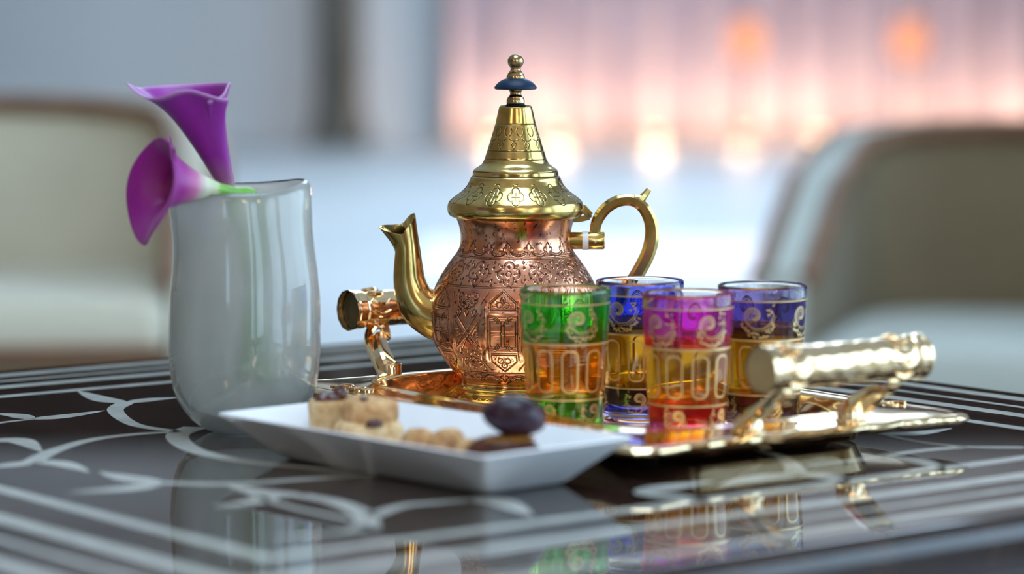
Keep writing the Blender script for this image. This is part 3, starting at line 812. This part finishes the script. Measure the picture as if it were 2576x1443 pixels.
for r,z,_ in rows:
    for k in range(n): vs.append(vase_pt(r,z,k))
mb = MB(); ff0 = []; ff1 = []
for i in range(len(rows)-1):
    for k in range(n):
        f = (i*n+k, i*n+(k+1)%n, (i+1)*n+(k+1)%n, (i+1)*n+k)
        (ff1 if rows[i][2] and rows[i][1] < H_v-.0005 else ff0).append(f)
mb.v = vs; mb.f = ff0+ff1; mb.mi = [0]*len(ff0)+[1]*len(ff1)
mb.build('vase_body', [m_vase, m_frost], vase, angle=60)
m_water = principled('vase water', (.97,.985,.98), .0, trans=1., ior=1.03)
wr = [(0,1075),(50,1073.5),(90,1065.5),(120,1047.5),(144.5,1020),(158.5,990),(167.5,950),(172.5,900),(173.5,850),(172.5,800),(170.5,750),(170.3,742),(0,742.5)]
MB().lathe([(r/VPX,(1105-y)/VPX) for r,y in wr], n).build('water', m_water, vase)

# ================================================================== CALLA LILIES
def petal_mat(name, stops):
    m = principled(name, (.4,.03,.4), .42, subsurf=.0); a = N(m,'ShaderNodeAttribute'); a.attribute_name = 'along'
    r = ramp(m, a.outputs['Fac'], stops)
    nz = noise(m, 60, 4, vec_scale=(1,1,.2)); mx = N(m,'ShaderNodeMix'); mx.data_type='RGBA'; mx.blend_type='MULTIPLY'
    mx.inputs[0].default_value = .45; L(m, r.outputs[0], mx.inputs[6])
    rr = ramp(m, nz.outputs[0], [(.3,(.55,.5,.6)),(.65,(1,1,1))]); L(m, rr.outputs[0], mx.inputs[7]); L(m, mx.outputs[2], bsdf(m).inputs['Base Color'])
    b = bsdf(m); b.inputs['Sheen Weight'].default_value = .15
    # thin petal lets light through
    out = m.node_tree.nodes['Material Output']; tr = N(m,'ShaderNodeBsdfTranslucent'); ms = N(m,'ShaderNodeMixShader'); ms.inputs[0].default_value = .22
    L(m, mx.outputs[2], tr.inputs[0]); L(m, b.outputs[0], ms.inputs[1]); L(m, tr.outputs[0], ms.inputs[2]); L(m, ms.outputs[0], out.inputs[0])
    return m
m_pet1 = petal_mat('purple calla petal', [(0,(.45,.42,.32)),(.12,(.40,.13,.30)),(.35,(.34,.012,.36)),(.95,(.33,.012,.36)),(1,(.66,.36,.66))])
m_pet2 = petal_mat('magenta calla petal', [(0,(.50,.62,.28)),(.22,(.72,.74,.55)),(.40,(.60,.16,.36)),(.60,(.36,.006,.27)),(1,(.36,.004,.32))])
m_stem = mottled(principled('green stem', rough=.4), 40, [(.3,(.10,.30,.015)),(.7,(.17,.42,.03))])
m_tip = mottled(principled('dry petal tip', rough=.6), 60, [(.3,(.09,.10,.05)),(.7,(.16,.15,.08))])
def calla(root, base, axis, tip, Ln, R, seam, mat, rim, flare, squash=1., ecc=0., tipout=.25, tipshift=0.):
    """funnel spathe: axis=growth direction, tip=direction of the pointed lip, seam=angle of the overlapping edges"""
    w = Vector(axis).normalized(); u = Vector(tip); u = (u-w*u.dot(w)).normalized(); v = w.cross(u)
    ns, nf = 36, 72; vs = []; al = []
    for j in range(nf+1):
        ph = seam + (2*PI+.55)*(j/nf) - .275
        d = ((ph+PI) % (2*PI))-PI                     # angle from the tip
        sp_ = 1+.045*((j/nf)*2-1)
        for i in range(ns+1):
            s = i/ns
            lng = Ln*(rim(d))
            ends = min(j, nf-j)/nf
            lng *= 1-.10*max(0,1-ends/.12)*1.0
            rr = (.0042 + R*(s**1.35)*(1-.12*math.sin(PI*s)))*sp_
            k = max(0,(s-.62)/.38)
            rr += flare*k**2.2*(1+.5*math.cos(d))
            tipb = math.exp(-(d/.28)**2)*k**2
            p = Vector(base) + w*(lng*s - flare*.5*k**3) + (u*math.cos(ph)*(1+ecc) + v*math.sin(ph)*squash)*rr
            p += u*tipb*R*tipout + w*tipb*R*tipshift
            vs.append(p); al.append(s)
    fs = [(j*(ns+1)+i, (j+1)*(ns+1)+i, (j+1)*(ns+1)+i+1, j*(ns+1)+i+1) for j in range(nf) for i in range(ns)]
    mb = MB().add(vs, fs); o = mb.build('spathe', mat, root, fix=False, angle=180)
    a = o.data.attributes.new('along','FLOAT','POINT'); a.data.foreach_set('value', al)
    md = o.modifiers.new('thickness','SOLIDIFY'); md.thickness = .0011; md.offset = 0
    sb = o.modifiers.new('smooth','SUBSURF'); sb.levels = 1; sb.render_levels = 1
    # spadix inside
    MB().tube([Vector(base)+w*Ln*t for t in (.1,.16,.22,.28,.31)], [.003,.0036,.0034,.0028,.0012], 10).build('spadix', m_spadix, root)
    return o
m_spadix = mottled(principled('yellow spadix', rough=.7), 300, [(.3,(.55,.38,.05)),(.7,(.7,.5,.1))])
vr = Vector((v_loc.x, VD, TZ))
# upper flower
b1 = at(578, 482, VD+.012); c1 = at(460, 203, VD+.005)
f1 = thing('calla_lily', b1, 0, 'upright purple calla lily standing in the smoky glass vase', 'flower', 'calla lilies in the vase')
ax1 = (c1-b1); L1 = ax1.length
calla(f1, (0,0,0), ax1, (-1,-.12,.25), L1, .0225, 2.2, m_pet1, lambda d: .97+.125*math.cos(d)-.012*math.sin(d)+.035*math.cos(4*d)*max(0,math.sin(d))**.5+.015*math.cos(2*d+.4)+.06*math.exp(-(d/.3)**2), .0040, .95, 0., .06, .05)
st = catmull([Vector((0,0,0))+ax1*.04, Vector((0,0,0)), Vector((.008,0,-.03)), Vector((.016,-.004,-.075)), Vector((.022,-.006,-.125))], 8)
MB().tube(st, .0044, 12).build('stem', m_stem, f1)
# lower flower, opening to the left
b2 = at(548, 478, VD-.030); c2 = at(350, 455, VD-.060)
f2 = thing('calla_lily', b2, 0, 'drooping magenta calla lily leaning over the left side of the vase rim', 'flower', 'calla lilies in the vase')
ax2 = c2-b2
calla(f2, (0,0,0), ax2, (.05,-.15,-1), ax2.length, .0205, PI*.80, m_pet2, lambda d: .93+.05*math.cos(d)+.03*math.sin(3*d+.5), .0075, .95, .05, .12, -.10)
st = catmull([ax2*.05, Vector((0,0,0)), at(590,487,VD-.020)-b2, at(640,500,VD-.004)-b2, Vector((.024,.034,-.04)), Vector((.016,.034,-.09)), Vector((.014,.036,-.125))], 8)
MB().tube(st, np.interp(np.linspace(0,1,len(st)),[0,.1,.3,1],[.0046,.0048,.0042,.004]), 12).build('stem', m_stem, f2)

# ================================================================== DISH AND SWEETS
m_porc = principled('white porcelain', (.80,.82,.84), .12, coat=.6); mottled(m_porc, 20, [(.3,(.78,.80,.82)),(.7,(.84,.85,.86))])
DA = math.radians(-48)
dish_c = Vector((-.0547, 1.7525))
dish = thing('porcelain_dish', (dish_c.x, dish_c.y, TZ), DA, 'rectangular white porcelain dish with flared sides in front of the vase', 'dish')
hl, hw = .1235, .0585
def rr_pts(hx,hy,r,n=6): return rrect(hx,hy,r,n)
prs = [(hl-.033,hw-.031,.004,.0),(hl-.030,hw-.028,.005,.001),(hl-.027,hw-.025,.005,.003),(hl-.0012,hw-.0012,.004,.0262),(hl,hw,.004,.0274),(hl-.0012,hw-.0012,.004,.0283),(hl-.0035,hw-.0035,.004,.0278),(hl-.027,hw-.0255,.005,.0075),(hl-.031,hw-.029,.005,.0062)]
vs = []; nn = None
for hx,hy,r,z in prs:
    q = rr_pts(hx,hy,r); nn = len(q); vs += [(x,y,z) for x,y in q]
fs = [(i*nn+k, i*nn+(k+1)%nn, (i+1)*nn+(k+1)%nn, (i+1)*nn+k) for i in range(len(prs)-1) for k in range(nn)]
fs += [tuple(reversed(range(nn))), tuple(range((len(prs)-1)*nn, len(prs)*nn))]
MB().add(vs,fs).build('dish_body', m_porc, dish, angle=30)
DZ = TZ+.0063
m_dough = bumped(mottled(principled('baked pastry', rough=.75), 110, [(.28,(.26,.11,.04)),(.5,(.49,.27,.105)),(.72,(.66,.44,.22))]), 220, .7, .0015)
m_dough2 = bumped(mottled(principled('pale crumbly pastry', rough=.8), 120, [(.28,(.40,.21,.08)),(.5,(.62,.42,.20)),(.72,(.75,.58,.36))]), 260, .8, .0015)
m_choc = mottled(principled('dark glazed topping', rough=.22), 80, [(.3,(.03,.008,.006)),(.7,(.10,.025,.015))])
m_date = bumped(mottled(principled('dark purple date skin', rough=.28), 60, [(.3,(.013,.006,.012)),(.6,(.035,.012,.022)),(.8,(.08,.02,.03))]), 90, .5, .002)
m_date2 = bumped(mottled(principled('brown date skin', rough=.3), 60, [(.3,(.03,.009,.006)),(.7,(.11,.032,.014))]), 90, .6, .002)
bsdf(m_date).inputs['Specular IOR Level'].default_value = .28; bsdf(m_date2).inputs['Specular IOR Level'].default_value = .3
m_honey = mottled(principled('honey filling', rough=.25), 60, [(.3,(.24,.10,.018)),(.7,(.36,.17,.035))])
def dish_pt(px, py, z): p = on_plane(px, py, z); return p
def lumpy(seed, amp, fr=3.):
    rg = random.Random(seed); ks = [(Vector((rg.uniform(-1,1),rg.uniform(-1,1),rg.uniform(-1,1)))*fr*rg.uniform(.6,1.8), rg.uniform(0,6.28)) for _ in range(7)]
    return lambda d: 1+amp*sum(math.sin(k.dot(d)+p) for k,p in ks)/7*2
DL = Vector((-.1336,1.847)); DR = Vector((.024,1.658)); DN = Vector((.72,.69))
def in_dish(t, side=0.): p = DL.lerp(DR, t); return (p.x+DN.x*side, p.y+DN.y*side)
# tart with dark topping
x,y = in_dish(.118,.004); t1 = thing('pastry_tart', (x,y,DZ+.004), .4, 'small round tart topped with dark glossy fruit at the far end of the dish', 'tart')
R = .0138
MB().lathe([(0,0),(R*.80,0),(R*.90,.004),(R*.98,.013),(R*1.02,.019),(R*1.0,.0215),(R*.9,.023),(R*.75,.0222),(0,.021)], 40).build('crust', m_dough2, t1)
MB().lathe([(0,.0215),(R*.80,.0218),(R*.7,.0234),(0,.0238)], 32).build('honey_glaze', m_honey, t1)
tp = MB()
for q,(x,y,z,rx,ry,rz_) in enumerate(((-.006,-.002,.0235,.005,.005,.003),(0,-.004,.024,.005,.004,.003),(.006,0,.025,.0052,.005,.0050),(-.001,.005,.0245,.006,.004,.003))):
    tp.ball((x,y,z),(rx,ry,rz_),14,9,fn=lumpy(q,.12))
tp.ball((.0075,-.001,.0285),(.0027,.0027,.0042),12,8,fn=lumpy(9,.1))
tag(tp.build('dark_topping', m_choc, t1), kind='stuff')
# filled puff: lower and upper layer
x,y = in_dish(.275,.004); t2 = thing('puff_pastry', (x,y,DZ), .5, 'tall golden pastry with a browned lid and dark filling beside the tart', 'pastry')
def loaf(mbx, c, r, e, seed, amp, n=40, m=20):
    lf = lumpy(seed, amp, 2.5)
    def f(d):
        q = (abs(d.x)**e+abs(d.y)**e+abs(d.z)**e)**(-1/e); return q*lf(d)
    mbx.ball(c, r, n, m, fn=f)
lo = MB(); loaf(lo,(0,0,.0095),(.0185,.0160,.0095),4,3,.06); lo.build('pastry_base', m_dough2, t2)
up = MB(); loaf(up,(.003,.002,.0235),(.0160,.0140,.0085),3.5,5,.10); up.build('pastry_lid', m_dough, t2)
MB().ball((-.002,-.0135,.0180),(.0058,.0035,.0026),12,8,fn=lumpy(4,.2)).build('dark_filling', m_choc, t2)
MB().ball((-.004,-.002,.0318),(.0030,.0027,.0014),10,6,fn=lumpy(6,.2)).build('dark_crumb', m_choc, t2)
# knotted biscuit
x,y = in_dish(.565,.002); t3 = thing('knotted_biscuit', (x,y,DZ), -.2, 'golden knotted biscuit with rounded lobes in the middle of the dish', 'biscuit')
for q,(x,y,rx,ry,rz_) in enumerate(((-.0125,.003,.0110,.010,.0110),(.005,.001,.0125,.011,.0112),(.0185,-.004,.0095,.009,.0085))):
    lb = MB(); lb.ball((x,y,rz_*.93),(rx,ry,rz_),28,16,fn=lumpy(q+20,.10,4)); lb.build('biscuit_lobe', m_dough, t3)
# dates
x,y = in_dish(.805,.004); t4 = thing('stuffed_date', (x,y,DZ), .15, 'flat brown date lying on the dish under the purple one', 'date')
d1 = MB(); d1.ball((0,0,.0115),(.0225,.0150,.0118),36,20,fn=lumpy(31,.07,3)); d1.build('date_flesh', m_date2, t4)
d2 = MB(); d2.ball((.001,0,.0210),(.0165,.0105,.0026),28,12,fn=lumpy(33,.08,3)); d2.build('honey_filling', m_honey, t4)
t5 = thing('plump_date', (x+.005,y+.003,DZ+.0215), .25, 'plump dark purple date resting on top of the brown date', 'date')
d3 = MB(); d3.ball((0,0,.0120),(.0180,.0145,.0122),40,24,fn=lumpy(35,.11,2.2)); d3.build('date_flesh', m_date, t5)
MB().ball((.0168,.001,.016),(.0022,.0022,.002),10,6,fn=lumpy(36,.2)).build('stalk_scar', m_date2, t5)

# ================================================================== CHAIRS
m_cream = bumped(mottled(principled('cream upholstery', rough=.85, sheen=.2), 3, [(.3,(.60,.56,.43)),(.7,(.68,.64,.50))]), 900, .2, .0005)
m_pale = bumped(mottled(principled('pale grey-green upholstery', rough=.85, sheen=.2), 3, [(.3,(.50,.54,.48)),(.7,(.58,.61,.55))]), 900, .2, .0005)
m_shade_taupe = bumped(mottled(principled('shade-toned taupe fabric', rough=.85, sheen=.2), 3, [(.3,(.16,.12,.065)),(.7,(.21,.155,.085))]), 900, .2, .0005)  # shade of the inner back and seat base is put into this colour
m_piping = mottled(principled('brown leather piping', rough=.5), 12, [(.3,(.15,.062,.024)),(.7,(.22,.10,.042))])
m_legs = mottled(principled('dark walnut', rough=.4), 8, [(.3,(.05,.028,.016)),(.7,(.09,.05,.028))], vec_scale=(1,1,.1))
def tub_chair(loc, rz, label, m_in, m_rim, m_seat, m_base, W=.44, Dp=.40, hb=.86, ha=.60, cz=(.362,.475)):
    ch = thing('tub_chair', (loc[0],loc[1],0), rz, label, 'chair', 'upholstered tub chairs around the hall')
    # plan: back at +y, arms run to -y ; t in [-1,1]
    T = np.linspace(-1,1,81); th_ = .075
    def plan(t, inset):
        w, d = W-inset, Dp-inset
        a = t*PI*.5*1.0
        if abs(t) < .62:
            a = t/.62*PI/2; e = .55
            x = w*math.copysign(abs(math.sin(a))**e, a); y = d*abs(math.cos(a))**e
            return x, y
        f = (abs(t)-.62)/.38
        return math.copysign(w,t), -f*.36
    def hgt(t):
        a = abs(t)
        if a < .42: return hb - .02*(a/.42)**2
        f = min(1,(a-.42)/.56); f = f**1.15
        return hb-.02-(hb-.02-ha)*f
    z0 = .16
    vs = []; sec_n = None
    for t in T:
        xo,yo = plan(t,0); xi,yi = plan(t,th_); h = hgt(t)
        sec = [(xo,yo,z0),(xo,yo,h-.02),(xo*.75+xi*.25,yo*.75+yi*.25,h-.003),(xo*.5+xi*.5,yo*.5+yi*.5,h),(xo*.25+xi*.75,yo*.25+yi*.75,h-.003),(xi,yi,h-.02),(xi,yi,z0)]
        sec_n = len(sec); vs += sec
    def strip(cols, name, mat):
        mb = MB(); fs = []
        for i in range(len(T)-1):
            for c in cols:
                c2 = (c+1)%sec_n; fs.append((i*sec_n+c, i*sec_n+c2, (i+1)*sec_n+c2, (i+1)*sec_n+c))
        if 1 in cols:
            fs.append(tuple(range(sec_n))); fs.append(tuple(range((len(T)-1)*sec_n, len(T)*sec_n)))
        used = sorted({i for f in fs for i in f}); mp = {u:k for k,u in enumerate(used)}
        mb.add([vs[u] for u in used], [tuple(mp[i] for i in f) for f in fs]); return mb.build(name, mat, ch, angle=50)
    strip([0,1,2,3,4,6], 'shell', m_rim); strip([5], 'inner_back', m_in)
    for ins,nm in ((th_+.004,'piping'),(-.002,'piping')):
        pts = [(*plan(t,ins), hgt(t)-.018) for t in T]; MB().tube(pts, .019, 8).build(nm, m_piping, ch)
    # seat
    out = [plan(t,th_+.004) for t in T]; out = [(x,y) for x,y in out] 
    ys_f = -.40
    outl = [(-(W-th_-.004),ys_f)] + out + [((W-th_-.004),ys_f)]
    MB().prism(outl, .17, cz[0]).build('seat_base', m_base, ch, smooth=False, bevel=.02)
    MB().prism([(x*.99,y*.99) for x,y in outl], cz[0]+.002, cz[1]).build('seat_cushion', m_seat, ch, smooth=False, bevel=.03)
    MB().tube([(x*1.0,y,cz[0]+.004) for x,y in [(-(W-th_-.01),ys_f-.002),(0,ys_f-.004),((W-th_-.01),ys_f-.002)]], .014, 8).build('piping', m_piping, ch)
    for sx in (-1,1):
        for sy in (-.3,.28):
            MB().tube([(sx*.32,sy,0),(sx*.31,sy*.97,.18)], [.014,.024], 10).build('leg', m_legs, ch)
    return ch
tub_chair((-1.08,5.25), math.radians(5), 'cream tub chair with brown piping behind the vase at left', m_cream, m_cream, m_cream, m_shade_taupe, W=.56, hb=.875, cz=(.462,.56))
tub_chair((.994,5.23), math.radians(-15), 'pale tub chair with brown piping and a shade-darkened taupe inner back at right', m_shade_taupe, m_pale, m_pale, m_pale, W=.50, hb=.83)

# ================================================================== FAR END OF THE HALL
# dark pillar
m_pillar = mottled(principled('dark bronze pillar', rough=.6), 2, [(.3,(.08,.068,.052)),(.7,(.13,.11,.085))])
pl = thing('pillar', (-1.36,23.6,0), 0, 'dark bronze pillar standing against the pale far wall', 'pillar')
MB().box((-.23,-.23,0),(.23,.23,.16)).build('plinth', m_pillar, pl, bevel=.02)
MB().lathe([(0,.16),(.22,.16),(.22,.20),(.20,.26),(.19,.34),(.20,2.2),(.20,4.3),(0,4.3)], 32).build('shaft', m_pillar, pl)
MB().box((-.26,-.26,4.3),(.26,.26,4.58)).build('capital', m_pillar, pl, bevel=.03)
# mauve curtain, gathered in folds
m_curtain = mottled(principled('mauve curtain', rough=.8, sheen=.3), 1.2, [(.3,(.38,.30,.35)),(.7,(.48,.39,.44))])
cx0, cx1 = -.55, 4.6; nx = 360; vs = []
for zi,z in enumerate((.02,.5,1.0,1.5,2.1)):
    for i in range(nx+1):
        x = cx0+(cx1-cx0)*i/nx
        vs.append((x, 24.2+.07*math.sin(x*15+.6*math.sin(x*2.3))+.03*math.sin(x*31+zi*.4), z))
fs = [(r*(nx+1)+i, r*(nx+1)+i+1, (r+1)*(nx+1)+i+1, (r+1)*(nx+1)+i) for r in range(4) for i in range(nx)]
cur = MB().add(vs,fs).build('curtain', m_curtain, angle=180)
tag(cur, 'mauve gathered curtain lit from below along the far wall', 'curtain')
md = cur.modifiers.new('thickness','SOLIDIFY'); md.thickness = .01
# floor uplights along the curtain
m_bulb = principled('warm lamp glass', (1,.8,.5), .4, emit=(1.,.62,.26), estr=1.2)
for k, x in enumerate((-.15,.38,1.15,1.85,2.45,3.25,4.0)):
    u = thing('floor_uplight', (x,23.75,0), 0, 'warm floor uplight at the foot of the mauve curtain, ' + ('first','second','third','fourth','fifth','sixth','seventh')[k] + ' counted from the pillar', 'lamp', 'floor uplights along the curtain')
    MB().lathe([(0,0),(.09,0),(.10,.03),(.10,.07),(.085,.085),(.08,.06),(0,.05)], 24).build('housing', m_trim, u)
    MB().lathe([(0,.055),(.072,.058),(.07,.075),(.04,.09),(0,.095)], 24).build('lens', m_bulb, u)
    ld = bpy.data.lights.new('uplight_glow','POINT'); lo = bpy.data.objects.new('uplight_glow', ld); COL.objects.link(lo)
    ld.energy = 10.5; ld.color = (1.,.70,.46); ld.shadow_soft_size = .05
    lo.parent = u; lo.location = (0,.02,.20)
# amber lanterns on posts
m_amber = principled('amber lantern glass', (1.,.35,.12), .4, emit=(1.,.30,.16), estr=.35)
for x in (1.83, 3.1):
    la = thing('amber_lantern', (x,23.3,0), 0, 'glowing amber lantern on a thin post before the mauve curtain, ' + ('nearer the teapot' if x < 2 else 'above the right chair'), 'lantern', 'amber lanterns by the curtain')
    MB().lathe([(0,0),(.11,0),(.11,.015),(.015,.03),(.012,.66),(.05,.69),(0,.69)], 20).build('post', m_trim, la)
    MB().lathe([(0,.69),(.06,.69),(.12,.76),(.13,.86),(.10,.96),(.05,1.0),(0,1.0)], 24).build('lantern_glass', m_amber, la)
    MB().lathe([(0,1.0),(.06,1.0),(.03,1.05),(.008,1.1),(0,1.12)], 20).build('cap', m_trim, la)

# pale pink rug on the stone floor of the hall
rug = thing('floor_rug', (1.1,12.4,0), 0, 'pale pink rug on the stone floor behind the tea glasses', 'rug')
m_rug = bumped(mottled(principled('pale pink wool', rough=.95), 4, [(.3,(.72,.60,.58)),(.7,(.80,.68,.66))]), 300, .4, .003)
m_rug2 = mottled(principled('cream wool border', rough=.95), 4, [(.3,(.70,.66,.60)),(.7,(.78,.74,.68))])
MB().box((-1.5,-1.15,.001),(1.5,1.15,.014)).build('rug_border', m_rug2, rug, smooth=False)
MB().box((-1.38,-1.03,.002),(1.38,1.03,.018)).build('rug_field', m_rug, rug, smooth=False)
# unseen globes added behind the camera for warm fill and highlights
m_fill_globe = principled('warm fill globe', (1,.9,.75), .3, emit=(1.,.70,.42), estr=12)
for k,(x,y) in enumerate(((-2.0,-1.9),(.7,-2.3),(2.6,-1.7))):
    pe = thing('added_globe', (x,y,H), 0, 'unseen warm globe added as fill light, ' + ('leftmost of three','middle of three','rightmost of three')[k], 'lamp', 'added fill globes')
    MB().lathe([(0,-.02),(.05,-.02),(.06,0),(0,0)],20).build('canopy', m_trim, pe)
    MB().tube([(0,0,-.02),(0,0,-1.62)], .006, 8).build('cord', m_trim, pe)
    MB().ball((0,0,-1.86),.25,24,14).build('globe', m_fill_globe, pe)
